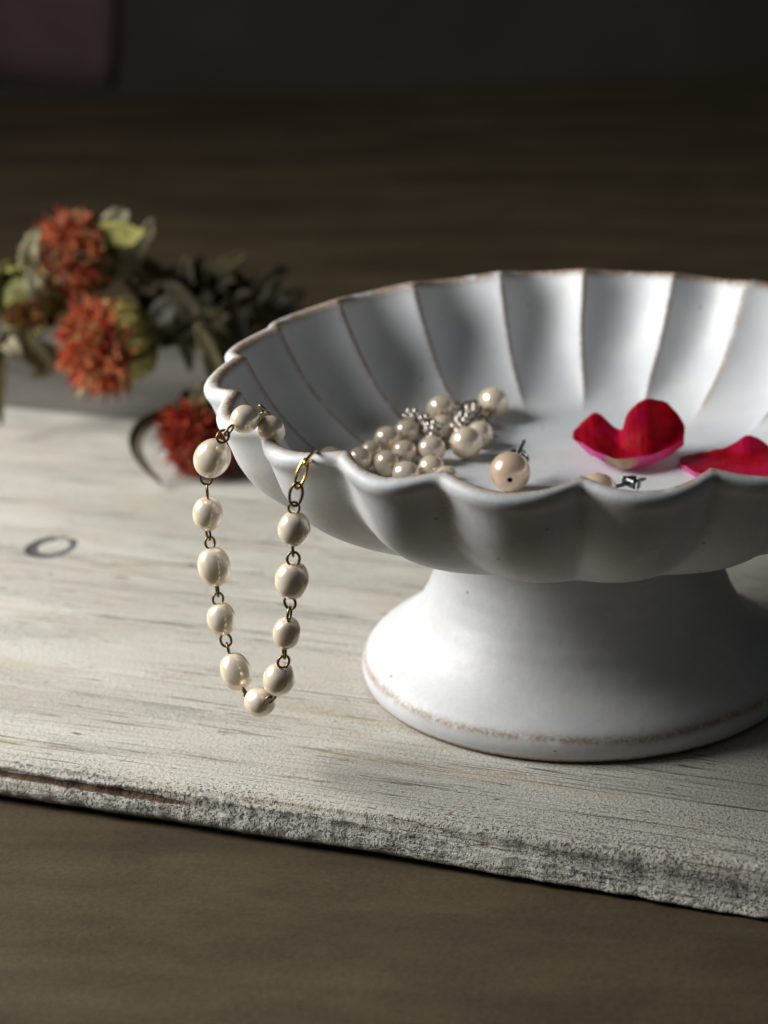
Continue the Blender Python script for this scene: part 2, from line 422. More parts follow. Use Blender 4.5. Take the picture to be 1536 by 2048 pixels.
# ------------------------------------------------------------------ the footed bowl
RIDGE = [52.9, 67.4, 84.3, 99.8, 117.4, 134.8, 153.3, 171.5, 190.0, 208.5, 227.5, 246.0, 264.9, 284.4, 303, 321, 339, 357, 375, 394]
RIDGE.append(RIDGE[0] + 360)
IN = [(0, 43), (12, 43), (24, 43.1), (34, 43.2), (42, 43.6), (48, 44.4), (53, 46.0), (58, 48.6), (63, 52.2), (67.5, 56.6), (71.2, 61.4), (74, 66), (75.6, 69.2)]
LIP = [(76.3, 70.6), (77.5, 71.2), (78.9, 70.8), (79.7, 69.7)]
OUT = [(79.5, 68.3), (78.2, 66.2), (77.0, 63.2), (75.2, 59.0), (71.6, 54.0), (66.3, 49.6), (60, 45.8), (53, 42.6), (45, 39.6), (38, 38.3), (33, 37.0), (29.6, 35.2)]
def inner_z(r):
    for (a, za), (b, zb) in zip(IN, IN[1:]):
        if a <= r <= b: return za + (zb - za) * (r - a) / (b - a)
    return 69.0
def build_bowl():
    root = thing('footed_bowl', (0, 0, TB), 'white ceramic footed bowl with fluted scalloped rim standing on the white plank', 'bowl')
    th = []
    for i in range(len(RIDGE) - 1):
        a, b = RIDGE[i], RIDGE[i + 1]
        for k in range(28):
            s = -1 + 2 * k / 28
            s = math.copysign(abs(s) ** 0.8, s) if s else 0.0     # denser towards the ridges
            th.append((a + (b - a) * (s + 1) / 2, s))
    # resample both profiles finely
    def fine(P, n): return [(v.x, v.y) for v in spline([Vector((r, z, 0)) for r, z in P], n)]
    pin = fine(IN, 46); plip = fine([IN[-1]] + LIP + [OUT[0]], 14)[1:-1]; pout = fine(OUT, 36)
    prof = [(r, z, 'i') for r, z in pin[1:]] + [(r, z, 'l') for r, z in plip] + [(r, z, 'o') for r, z in pout]
    V, edge = [], []
    for a, s in th:
        ar = math.radians(a); cx, sx = math.cos(ar), math.sin(ar)
        lob = abs(s) ** 1.9
        soft = 1 - (math.sqrt(math.cos(math.pi * s / 2) ** 2 + .028) - .1673) / (1.0139 - .1673)
        wob = 0.45 * nz(a * .05, 2.2); wobz = 0.5 * nz(a * .021, 8.2)
        for j, (r, z, k) in enumerate(prof):
            if k == 'i': f = sm(46, 62, r); c = lob
            elif k == 'l': f = 1.0; q = j - len(pin) + 1; c = lob + (soft - lob) * min(1, max(0, q / len(plip)))
            else: f = sm(34, 66, r); c = soft
            A = (4.4 if k == 'i' else 3.9 if k == 'o' else 4.4 - 0.5 * min(1, max(0, (j - len(pin) + 1) / len(plip)))) * f
            A *= 1 + 0.22 * nz(cx * 4.3, sx * 4.3, 7.7)
            rr = r - A * c + 0.5 * f + wob * sm(40, 75, r); zz = z + 1.7 * c * sm(58, 77, r) - 0.4 * sm(58, 77, r) + wobz * sm(58, 76, r)
            da = math.radians(1.5 * nz(cx * 3.1, sx * 3.1, r * .055) * sm(40, 60, r)); c2, s2 = math.cos(ar + da), math.sin(ar + da)
            V.append((rr * c2, rr * s2, zz + TB))
            rg = math.exp(-((1 - abs(s)) / 0.055) ** 2)
            if k == 'i': e = 0.8 * rg * sm(50, 60, r)
            elif k == 'l': e = 0.9 * math.exp(-(((j - len(pin) + 1) - 3.5) / 2.6) ** 2) + 0.3 * rg
            else: e = 0.35 * math.exp(-((1 - abs(s)) / 0.12) ** 2) * sm(60, 78, r) + 0.28 * sm(44, 58, r) * sm(0.2, 0.9, 1 - abs(s) + .2) * (0.4 + 0.6 * max(0, nz(a * .1, z * .2)))
            edge.append(min(1, e))
    nv = len(prof); F = grid_faces(len(th), nv, True)
    V.append((0, 0, 43 + TB)); edge.append(0); ci = len(V) - 1
    F += [(ci, ((i + 1) % len(th)) * nv, i * nv) for i in range(len(th))][::-1]
    me = mesh('basin', V, F, True, dict(edge=edge))
    bm = bmesh.new(); bm.from_mesh(me); bmesh.ops.recalc_face_normals(bm, faces=bm.faces); bm.to_mesh(me); bm.free()
    link('basin', me, M['ceramic'], root)
    FT = [(29.4, 36.6), (29.3, 34), (30.3, 30), (31.5, 26), (32.8, 22), (34.2, 19), (35.9, 16), (38.4, 13), (42.1, 10), (46.2, 7.2), (47.9, 5.2), (48.3, 3.6), (48.1, 2.0), (47.5, 0.7), (46.0, 0.0)]
    pf = fine(FT, 70); n = 160; V, edge = [], []
    for i in range(n):
        a = 2 * math.pi * i / n
        for r, z in pf:
            rr = r + 0.05 * math.sin(z * 1.5 + .3 * math.sin(a)) * sm(4, 9, z) + 0.25 * nz(math.cos(a) * 1.2, math.sin(a) * 1.2, z * .05) * sm(0, 6, z)
            V.append((rr * math.cos(a), rr * math.sin(a), z + TB))
            edge.append(0.6 * math.exp(-((z - 5.4 - 0.4 * nz(math.cos(a) * 2, math.sin(a) * 2)) / 0.75) ** 2) + 1.2 * sm(1.7, 0.5, z) + 0.10)
    F = grid_faces(n, len(pf), True); F.append(tuple(i * len(pf) + len(pf) - 1 for i in range(n)))
    me = mesh('foot', V, F, True, dict(edge=edge))
    bm = bmesh.new(); bm.from_mesh(me); bmesh.ops.recalc_face_normals(bm, faces=bm.faces); bm.to_mesh(me); bm.free()
    link('foot', me, M['ceramic'], root)
build_bowl()

# ------------------------------------------------------------------ jewellery
def sphere_mesh(name, mat, seg=32, rings=20):
    V = [(0, 0, -1000)] ; F = []
    for j in range(1, rings):
        t = -math.pi / 2 + math.pi * j / rings
        for i in range(seg):
            a = 2 * math.pi * i / seg
            V.append((1000 * math.cos(t) * math.cos(a), 1000 * math.cos(t) * math.sin(a), 1000 * math.sin(t)))
    V.append((0, 0, 1000)); top = len(V) - 1
    for i in range(seg):
        F.append((0, 1 + (i + 1) % seg, 1 + i)); b = 1 + (rings - 2) * seg; F.append((top, b + i, b + (i + 1) % seg))
    for j in range(rings - 2):
        for i in range(seg):
            a = 1 + j * seg; b = a + seg; F.append((a + i, a + (i + 1) % seg, b + (i + 1) % seg, b + i))
    me = mesh(name, V, F); me.materials.append(mat); return me
def baroque(name, mat, seed):
    """unit pearl, slightly lumpy and blunt at its drilled ends (local z is the drill axis)"""
    me = sphere_mesh(name, mat, 36, 24)
    for v in me.vertices:
        d = v.co.normalized()
        k = 1 + 0.035 * nz(d.x * 1.3 + seed * 5, d.y * 1.3, d.z * 1.3) - 0.05 * sm(0.72, 1.0, abs(d.z)) + 0.02 * d.z * ((seed % 3) - 1)
        v.co = d * k
    me.update(); return me
PM = [baroque('pearl', M['pearl'], i) for i in range(6)]
def torus(name, R, r, stretch, mat, n=20, k=8):
    path = [Vector((R * math.cos(2 * math.pi * i / n), 0, R * stretch * math.sin(2 * math.pi * i / n))) for i in range(n)]
    V, F = tube(path, r, k, True); me = mesh(name, V, F); me.materials.append(mat); return me
LOOP = torus('wire_loop', 1.05, 0.25, 1.2, M['brass'])
def frame_quat(z, twist=0.0, up=None):
    z = z.normalized(); u = up or (CAM - Vector((-60, -50, 40))).normalized()
    x = u.cross(z)
    if x.length < 0.05: x = z.orthogonal()
    x.normalize(); y = z.cross(x)
    q = Matrix((x, y, z)).transposed().to_quaternion()
    from mathutils import Quaternion
    return q @ Quaternion((0, 0, 1), twist)

NECK = thing('pearl_necklace', at_plane(520, 1405, Vector((-.819, -.574, 0)), 84.0), 'cream pearl necklace hanging in a loop over the bowl rim, rest heaped inside', 'necklace')
pearl_no = 0
def add_pearl(p, axis, w, h, twist=0.0):
    global pearl_no
    q = frame_quat(axis, twist)
    o = link('pearl', PM[pearl_no % 6], None, NECK, p, q, (w / 2 * S, w / 2 * S, h / 2 * S))
    pearl_no += 1
    return o
def add_loop(parent, p, axis, twist, sc=1.0):
    o = link('wire_loop', LOOP, None, None, (0, 0, 0))
    o.parent = NECK; o.rotation_mode = 'QUATERNION'
    o.rotation_quaternion = frame_quat(axis, twist); o.location = p * S - NECK.location; o.scale = (sc,) * 3
    return o
def join_pearls(a, ra, b, rb, tw):
    """two interlocked eye loops (plus spare links for a wide gap) between pearl ends a and b"""
    d = b - a; L = d.length; d = d.normalized()
    s = a + d * ra; e = b - d * rb; gap = (e - s).length if (e - s).dot(d) > 0 else 0
    n = max(2, int(round(gap / 2.3))) if gap > 1.2 else 1
    for i in range(n):
        p = s + (e - s) * ((i + .5) / n)
        sc = max(0.72, min(1.25, (gap / n) / 2.05)) if n > 1 else 0.8
        add_loop(None, p, d, tw + (i % 2) * 1.45, sc)

PN = Vector((math.cos(math.radians(215)), math.sin(math.radians(215)), 0)); PC = 84.0
hang = [(424, 917, 70, 81, (-6, 12)), (415, 1027, 58, 66, (0, 1)), (428, 1133, 63, 76, (1, 6)), (443, 1239, 55, 63, (1, 5)), (472, 1343, 60, 72, (3, 8)),
        (519, 1404, 58, 62, (9, 1.5)), (558, 1357, 62, 68, (3, -8)), (574, 1266, 55, 64, (1, -6)), (584, 1161, 66, 74, (1, -9)), (588, 1057, 62, 67, (1, -9))]
pos = []
for i, (x, y, pw, ph, ax) in enumerate(hang):
    p = at_plane(x, y, PN, PC); k = mmpx(p)
    q = at_plane(x + ax[0], y + ax[1], PN, PC)
    add_pearl(p, q - p, pw * k * 1.05, ph * k * 1.14, i * 1.1)
    pos.append((p, q - p, ph * k / 2))
tws = [0.1, 1.2, 1.35, 0.2, 1.3, 0.9, 0.4, 1.3, 0.15]
for i in range(len(pos) - 1):
    (a, da, ra), (b, db, rb) = pos[i], pos[i + 1]
    sa = a + da.normalized() * ra * 1.0 * (1 if da.dot(b - a) > 0 else -1)
    sb = b - db.normalized() * rb * 1.0 * (1 if db.dot(b - a) > 0 else -1)
    d = sb - sa; L = d.length
    for j, f in enumerate((0.27, 0.73)):
        add_loop(None, sa + d * f, d if L > .6 else (b - a), tws[i] + j * 1.4, max(0.75, min(1.15, L / 4.0)))
# right end: brass ring, long gold link over the rim, ring inside
def add_link(p0, p1, width, r, mat, twist, name='chain_link'):
    d = p1 - p0; L = d.length
    me = torus(name, width / 2, r, (L / 2) / (width / 2), mat, 28, 8)
    o = link(name, me, None, NECK, (p0 + p1) / 2, frame_quat(d, twist)); return o
def outside(x, y, c=PC): return at_plane(x, y, PN, c)
top = pos[-1][0]
add_loop(None, outside(588, 1016), outside(588, 1006) - outside(588, 1026), 0.0, 1.0)
add_link(outside(589, 1012), outside(595, 966), 2.5, 0.31, M['brass'], 0.25)
rim_in = at_z(616, 918, TB + 73.0)
add_link(outside(594, 977), at_z(613, 918, TB + 73.4), 1.95, 0.33, M['gold'], 0.55)
add_link(at_z(610, 926, TB + 73.2), at_z(631, 908, TB + 71.0), 2.3, 0.36, M['gold'], 1.35)
# left end: over the rim and down the inner wall
pr1 = at_z(490, 838, TB + 75.2); pr2 = at_z(543, 861, TB + 72.3)
k = mmpx(pr1)
add_pearl(pr1, at_z(512, 830, TB + 75.2) - pr1, 57 * k, 64 * k, 0.4)
add_pearl(pr2, at_z(526, 828, TB + 73.5) - at_z(556, 900, TB + 64), 55 * k, 66 * k, 1.9)
a, b = pos[0][0] + (pos[0][1].normalized() * -pos[0][2]), at_z(464, 858, TB + 74.2)
for j, (x, y, z, tw) in enumerate([(446, 873, 73.0, 0.2), (458, 861, 74.0, 1.3)]):
    add_loop(None, at_z(x, y, TB + z), at_z(466, 852, TB + 74.5) - at_z(440, 882, TB + 72.0), tw, 1.05)
for j, (x, y, z, tw) in enumerate([(525, 818, 75.5, 1.2), (530, 831, 73.5, 0.3)]):
    add_loop(None, at_z(x, y, TB + z), at_z(536, 840, TB + 72) - at_z(518, 812, TB + 76), tw, 0.95)
for j, (x, y) in enumerate([(566, 893), (573, 903), (580, 911), (588, 917)]):
    add_loop(None, at_z(x, y, TB + 63.5 - 2.0 * j), at_z(600, 925, TB + 56) - at_z(560, 886, TB + 64), 0.9 + 1.4 * (j % 2), 0.85)

# the heap inside the bowl: every piece rests on the glazed floor or wall under it
def rest(x, y, rad, lift=0.0):
    lo_, hi_ = 420.0, 760.0
    d = ray(x, y)
    for _ in range(60):
        mid = (lo_ + hi_) / 2; p = CAM + d * mid
        r = math.hypot(p.x, p.y); e = 1.0
        sl = (inner_z(min(75, r + e)) - inner_z(max(0, r - e))) / (2 * e)
        g = p.z - TB - inner_z(min(75.5, r)) - lift
        if r < 76 and g / math.sqrt(1 + sl * sl) < rad: hi_ = mid
        else: lo_ = mid
    return CAM + d * lo_
heap = [(661, 917, 50, 0), (720, 921, 52, 0), (775, 882, 55, 0), (813, 864, 50, 0), (882, 822, 56, 0), (987, 812, 62, 0), (809, 905, 50, 0), (863, 903, 56, 0),
        (932, 894, 66, 0), (960, 871, 54, 0), (772, 930, 55, 0), (812, 952, 56, 0), (862, 938, 53, 0), (893, 956, 50, 0), (884, 853, 48, 0), (742, 902, 46, 0)]
hp = []
for x, y, d, lift in heap:
    p = rest(x, y, 2.7, lift); k = mmpx(p); hp.append([p, d * k / 2])
for it in range(60):                              # push overlapping pearls apart along the floor
    for i in range(len(hp)):
        for j in range(i):
            d = hp[i][0] - hp[j][0]; need = hp[i][1] + hp[j][1] + .05
            if d.length < need:
                h = Vector((d.x, d.y, 0)); h = h.normalized() if h.length > .01 else Vector((1, 0, 0))
                s = (need - d.length) / 2 * h
                hp[i][0] += s; hp[j][0] -= s
    for q in hp:
        r = math.hypot(q[0].x, q[0].y); sl = (inner_z(min(75, r + 1)) - inner_z(max(0, r - 1))) / 2
        q[0].z = TB + inner_z(min(75, r)) + q[1] * math.sqrt(1 + sl * sl)
order = [0, 1, 15, 2, 3, 14, 4, 5, 9, 8, 7, 6, 10, 11, 12, 13]
for n, i in enumerate(order):
    p, r = hp[i]
    nxt = hp[order[min(n + 1, len(order) - 1)]][0]; prv = hp[order[max(n - 1, 0)]][0]
    ax = (nxt - prv); ax.z *= 0.3
    add_pearl(p, ax, 2 * r * .97, 2 * r * 1.06, i * 1.7)
for n in range(len(order) - 1):
    (a, ra), (b, rb) = hp[order[n]], hp[order[n + 1]]
    join_pearls(a, ra * 0.98, b, rb * 0.98, 0.3 + n * 0.9)
# silver clusters of tiny balls strung between the pearls
def cluster_mesh(seed):
    r_ = random.Random(seed); bm = bmesh.new()
    n = 16
    for i in range(n):
        z = 1 - 2 * (i + .5) / n; a = i * 2.399963
        c = Vector((math.sqrt(1 - z * z) * math.cos(a), math.sqrt(1 - z * z) * math.sin(a), z)) * (1.75 + .15 * r_.random())
        bmesh.ops.create_icosphere(bm, subdivisions=2, radius=0.88 * S, matrix=Matrix.Translation(c * S))
    bmesh.ops.create_icosphere(bm, subdivisions=2, radius=1.5 * S)
    me = bpy.data.meshes.new('bead_cluster'); bm.to_mesh(me); bm.free()
    me.polygons.foreach_set('use_smooth', [True] * len(me.polygons)); me.materials.append(M['silver']); return me
cm = [cluster_mesh(i) for i in range(2)]
for i, (x, y) in enumerate([(826, 838), (848, 846), (868, 862), (912, 854), (930, 842), (948, 826)]):
    p = rest(x, y, 3.4)
    for it in range(8):
        for q, r in hp:
            d = p - q
            if d.length < r + 2.1: p = q + d.normalized() * (r + 2.1)
    link('bead_cluster', cm[i % 2], None, NECK, p, Euler((i, i * 2.1, i * .7)).to_quaternion())

# stud earrings
def stud(px, py, d_px, hole_to, post_to, label, rest_rad, clutch_at, hole=True):
    p = rest(px, py, rest_rad); k = mmpx(p); R = d_px * k / 2
    p = rest(px, py, R)
    root = thing('pearl_earring', p - Vector((0, 0, R)), label, 'earring', 'pearl stud earrings in the bowl')
    # pearl with a drilled hole: lathe about local z
    prof = []
    hr = 0.55 / R if hole else 0.10 / R
    a0 = math.asin(min(.9, hr))
    prof += [(0.0, 1 - 0.55), (hr * .96, 1 - 0.55), (hr, 1 - 0.08)] if hole else [(0.0, 0.999)]
    for i in range(30): a = a0 + (math.pi - a0) * i / 29; prof.append((math.sin(a), math.cos(a)))
    n = 36; V = [(r * R * math.cos(2 * math.pi * i / n), r * R * math.sin(2 * math.pi * i / n), z * R) for i in range(n) for r, z in prof]
    me = mesh('pearl', V, grid_faces(n, len(prof), True)); 
    bm = bmesh.new(); bm.from_mesh(me); bmesh.ops.remove_doubles(bm, verts=bm.verts, dist=1e-7); bmesh.ops.recalc_face_normals(bm, faces=bm.faces); bm.to_mesh(me); bm.free()
    me.materials.append(M['pearl2']); me.materials.append(M['hole'])
    if hole:
        for f in me.polygons:
            if max(math.hypot(me.vertices[v].co.x, me.vertices[v].co.y) for v in f.vertices) < 0.57 * S and f.center.z > 0: f.material_index = 1
    link('pearl', me, None, root, p, frame_quat(hole_to, 0))
    d = post_to.normalized(); tip = p + d * (R + 9.0)
    path = [p + d * (R * .9), p + d * (R + 4), p + d * (R + 7.4), p + d * (R + 8.2), tip]
    V, F = tube(path, [0.42, 0.42, 0.36, 0.42, 0.22], 10); link('post', mesh('post', V, F), M['steel'], root)
    V, F = tube([p + d * (R * .93), p + d * (R * .99), p + d * (R + .25)], [1.7, 1.6, 0.5], 16); link('cup', mesh('cup', V, F), M['steel'], root)
    # butterfly clutch: plate with two curled wings
    c = p + d * (R + clutch_at); x = d.cross(Vector((0, 0, 1))).normalized(); y = d.cross(x).normalized()
    V, F = [], []
    def band(path, wdir, hw):
        b = len(V)
        for q in path: V.append(q + wdir * hw); V.append(q - wdir * hw)
        for i in range(len(path) - 1): F.append((b + 2 * i, b + 2 * i + 1, b + 2 * i + 3, b + 2 * i + 2))
    band([c + x * t for t in (-1.7, -.9, 0, .9, 1.7)], y, 0.95)
    for s in (-1, 1):
        band([c + x * s * (1.55 + (1.15 - .045 * i) * math.sin(math.pi * .55 + i * .42) * 1.0) + d * (1.25 - (1.25 - .03 * i) * math.cos(i * .42 + .0)) for i in range(15)], y, 0.85)
    me = mesh('clutch', V, F); o = link('clutch', me, M['steel'], root)
    md = o.modifiers.new('s', 'SOLIDIFY'); md.thickness = 0.28 * S; md.offset = 0
    return p
def dirpx(p, x, y, dz): 
    q = at_z(x, y, p.z + dz); return q - p
pe = rest(1020, 944, 4.0)
toc = (CAM - pe).normalized()
hole_dir = (toc + UP * -0.42 + RT * 0.0).normalized()
stud(1020, 944, 82, hole_dir, Vector((0.30, 0.93, 0.22)), 'peach pearl stud earring with its drilled hole showing beside the pearl heap', 4.0, 1.5)
pe2 = rest(1196, 983, 4.0)
stud(1196, 983, 76, Vector((-1, -.2, .1)), dirpx(pe2, 1300, 955, 0.0), 'peach pearl stud earring lying on its side, steel clutch towards the petals', 4.0, 4.6, False)

# ------------------------------------------------------------------ rose petals
def petal(rows, label):
    """rows: lists of world points from the front lip, under the cup and up the back; built as a thin two-sided sheet"""
    nu, nv = 40, 40
    R = [spline(r, nu) for r in rows]
    ncol = [spline([R[j][i] for j in range(len(R))], nv) for i in range(nu)]
    V, rim, face, acr, alo = [], [], [], [], []
    for i in range(nu):
        for j in range(nv):
            p = ncol[i][j] + Vector((0.25 * nz(i * .3, j * .2, 4), 0.5 * nz(i * .22, j * .16, 9), 0.40 * nz(i * .2, j * .2, len(label)) + 0.45 * nz(i * .38, 2.5, len(label)) * (j / nv) ** 3))
            p.z = max(p.z, TB + inner_z(math.hypot(p.x, p.y)) + 0.25); V.append(p)
    F = grid_faces(nu, nv); n0 = len(V)
    me0 = mesh('t', V, F); nr = [v.normal.copy() for v in me0.vertices]; bpy.data.meshes.remove(me0)
    # the face turned up and back is the red inside; the other the pale outside
    mid = nr[(nu // 2) * nv + nv // 2]; sg = 1 if mid.z > 0 else -1
    V2 = [V[i] + nr[i] * sg * 0.09 for i in range(n0)] + [V[i] - nr[i] * sg * 0.09 for i in range(n0)]
    for side in (0, 1):
        for i in range(nu):
            for j in range(nv):
                t = abs(i / (nu - 1) - .5) * 2; q = j / (nv - 1)
                rim.append(min(1, math.hypot(t * 1.05, max(0, q - .12) * 1.5))); face.append(float(side)); acr.append(i / (nu - 1)); alo.append(q)
    F2 = F + [tuple(a + n0 for a in f[::-1]) for f in F]
    bd = [i * nv for i in range(nu)] + [(nu - 1) * nv + j for j in range(1, nv)] + [i * nv + nv - 1 for i in range(nu - 2, -1, -1)] + [j for j in range(nv - 2, 0, -1)]
    F2 += [(bd[i], bd[(i + 1) % len(bd)], bd[(i + 1) % len(bd)] + n0, bd[i] + n0) for i in range(len(bd))]
    me = mesh('rose_petal', V2, F2, True, dict(rim=rim, face=face, across=acr, along=alo))
    bm = bmesh.new(); bm.from_mesh(me); bmesh.ops.recalc_face_normals(bm, faces=bm.faces); bm.to_mesh(me); bm.free()
    c = sum(V, Vector()) / n0; c.z = min(v.z for v in V)
    for v in me.vertices: v.co -= c * S
    tag(link('rose_petal', me, M['petal'], None, c), label, 'petal', 'rose petals in the bowl')
FZ = TB + 43.3
Y1 = at_z(1245, 938, FZ).y
def L(pts): return [at_y(x, y, Y1 + dy) for x, y, dy in pts]
petal([L([(1144, 873, 9), (1162, 886, 4), (1190, 902, -1), (1228, 917, -3.5), (1262, 916, -3.5), (1300, 909, -1.5), (1340, 897, 2), (1367, 880, 6)]),
       L([(1145, 876, 10), (1168, 897, 5), (1200, 918, 0), (1232, 933, -2), (1262, 936, -2), (1300, 926, 0), (1340, 909, 4), (1367, 888, 8)]),
       L([(1146, 873, 12), (1168, 886, 9), (1200, 905, 5), (1232, 925, 3), (1262, 925, 3), (1300, 915, 5), (1338, 896, 8), (1368, 875, 10)]),
       L([(1146, 868, 14), (1166, 862, 14), (1196, 868, 13), (1236, 888, 11), (1252, 880, 10), (1300, 862, 9), (1340, 856, 12), (1369, 862, 11)]),
       L([(1147, 866, 15), (1163, 844, 17), (1192, 827, 18), (1240, 858, 16), (1254, 826, 12), (1290, 799, 10), (1338, 809, 11), (1367, 848, 12)])],
      'heart shaped red rose petal with cream base lying clear of the rim')
Y2 = at_z(1400, 955, FZ).y
def L2(pts): return [at_y(x, y, Y2 + dy) for x, y, dy in pts]
petal([L2([(1357, 926, 8), (1372, 934, 3), (1400, 948, -2), (1450, 956, -4), (1510, 958, -4), (1570, 950, -2), (1625, 930, 3)]),
       L2([(1358, 928, 9), (1376, 944, 4), (1405, 962, 0), (1450, 972, -2), (1510, 975, -2), (1570, 966, 0), (1625, 936, 4)]),
       L2([(1359, 926, 10), (1378, 936, 8), (1410, 950, 5), (1455, 958, 4), (1510, 958, 4), (1570, 950, 5), (1626, 930, 8)]),
       L2([(1360, 924, 12), (1380, 917, 13), (1412, 920, 11), (1455, 922, 10), (1505, 915, 10), (1570, 915, 11), (1628, 918, 11)]),
       L2([(1360, 922, 13), (1384, 909, 15), (1418, 902, 15), (1455, 893, 15), (1500, 869, 15), (1560, 905, 14), (1628, 906, 12)])],
      'crimson rose petal with one pointed raised fold, half hidden by the bowl rim')

# ------------------------------------------------------------------ dried flowers
def leaf_mesh(path, width, cl, curl=0.5, face=None, seed=0, tip=0.12):
    n = 18; P = spline(path, n); V, C = [], []; nw = 5
    fd = face or (CAM - path[0]).normalized()
    for i, p in enumerate(P):
        t = (P[min(i + 1, n - 1)] - P[max(i - 1, 0)]).normalized()
        s = t.cross(fd).normalized(); u = s.cross(t).normalized(); q = i / (n - 1)
        wd = width * (math.sin(math.pi * min(1, (q * .93 + .04)) ** 0.8) ** 0.8 + 0.04) * (1 + 0.22 * nz(q * 5, seed))
        for j in range(nw):
            e = j / (nw - 1) * 2 - 1
            V.append(p + s * e * wd / 2 + u * (curl * wd * .5 * (e * e)) + u * 0.35 * width * .3 * nz(q * 4, e * 2, seed))
            m_ = 0.8 + 0.4 * nz(q * 3 + seed, e * 2) - (0.15 if j == 2 else 0)
            C.append(tuple(max(0, c * m_) for c in cl))
    return V, grid_faces(n, nw), C
def add_leaf(root, path, width, cl, curl=0.5, face=None, seed=0, name='leaf', thick=0.3):
    V, F, C = leaf_mesh(path, width, cl, curl, face, seed)
    o = link(name, mesh(name, V, F, True, None, C), M['leaf'], root)
    md = o.modifiers.new('s', 'SOLIDIFY'); md.thickness = thick * S
    return o
def floret_mesh(c, axis, R, n, seed, palette, spread=1.25):
    r_ = random.Random(seed); V, F, C = [], [], []
    a = axis.normalized(); x = a.orthogonal().normalized(); y = a.cross(x)
    for i in range(n):
        ph = spread * math.sqrt(r_.random()) ; th = r_.uniform(0, 2 * math.pi)
        d = (a * math.cos(ph) + (x * math.cos(th) + y * math.sin(th)) * math.sin(ph)).normalized()
        o = c + d * R * 0.28 - a * R * 0.15
        Lf = R * r_.uniform(0.38, 0.74); bend = Vector((r_.uniform(-1, 1), r_.uniform(-1, 1), r_.uniform(-1, .6))) * R * .22
        cl = r_.choice(palette); m_ = r_.uniform(0.65, 1.3); cl = tuple(v * m_ for v in cl)
        s = d.cross(Vector((r_.uniform(-1, 1), r_.uniform(-1, 1), r_.uniform(-1, 1)))).normalized()
        pts = [o + d * Lf * q + bend * q * q for q in (0, .4, .72, 1.0)]
        ws = (0.25, 0.35, 0.5, 0.2); b = len(V)
        for p_, w_ in zip(pts, ws):
            V.append(p_ + s * w_); V.append(p_ - s * w_); C += [cl, cl]
        for k_ in range(3): F.append((b + 2 * k_, b + 2 * k_ + 1, b + 2 * k_ + 3, b + 2 * k_ + 2))
        # forked lobes at the tip
        for f in range(3):
            g = (d + s * (f - 1) * 0.9 + Vector((r_.uniform(-1, 1), r_.uniform(-1, 1), r_.uniform(-1, 1))) * .5).normalized()
            q = pts[2]; e = q + g * R * r_.uniform(.12, .24); b = len(V); t = g.cross(s); t = t.normalized() if t.length > .01 else x
            V += [q + t * .42, q - t * .42, e]; C += [cl, cl, tuple(min(1, v * 1.25) for v in cl)]; F.append((b, b + 1, b + 2))
    return V, F, C
ORANGE = [(0.60, 0.12, 0.035), (0.56, 0.09, 0.03), (0.44, 0.04, 0.03), (0.62, 0.24, 0.10), (0.52, 0.26, 0.14), (0.62, 0.18, 0.05), (0.24, 0.02, 0.02), (0.55, 0.16, 0.07), (0.50, 0.34, 0.14), (0.42, 0.15, 0.08)]
RED = [(0.40, 0.10, 0.05), (0.36, 0.05, 0.03), (0.42, 0.16, 0.08), (0.34, 0.02, 0.018), (0.50, 0.08, 0.03), (0.18, 0.014, 0.014)]
FADED = ORANGE + [(0.48, 0.22, 0.13), (0.42, 0.28, 0.19), (0.16, 0.03, 0.03), (0.12, 0.03, 0.02)]
BROWN = [(0.20, 0.09, 0.03), (0.13, 0.06, 0.025), (0.26, 0.12, 0.03)]
YG = (0.36, 0.34, 0.10); PALE = (0.42, 0.38, 0.24); OLIVE = (0.13, 0.112, 0.055); DARK = (0.068, 0.055, 0.033); TAN = (0.30, 0.255, 0.17)
def lathe_along(c, axis, prof, n=18, seed=0):
    a = axis.normalized(); x = a.orthogonal().normalized(); y = a.cross(x)
    V = [c + a * h + (x * math.cos(2 * math.pi * i / n) + y * math.sin(2 * math.pi * i / n)) * r for i in range(n) for h, r in prof]
    return V, grid_faces(n, len(prof), True)
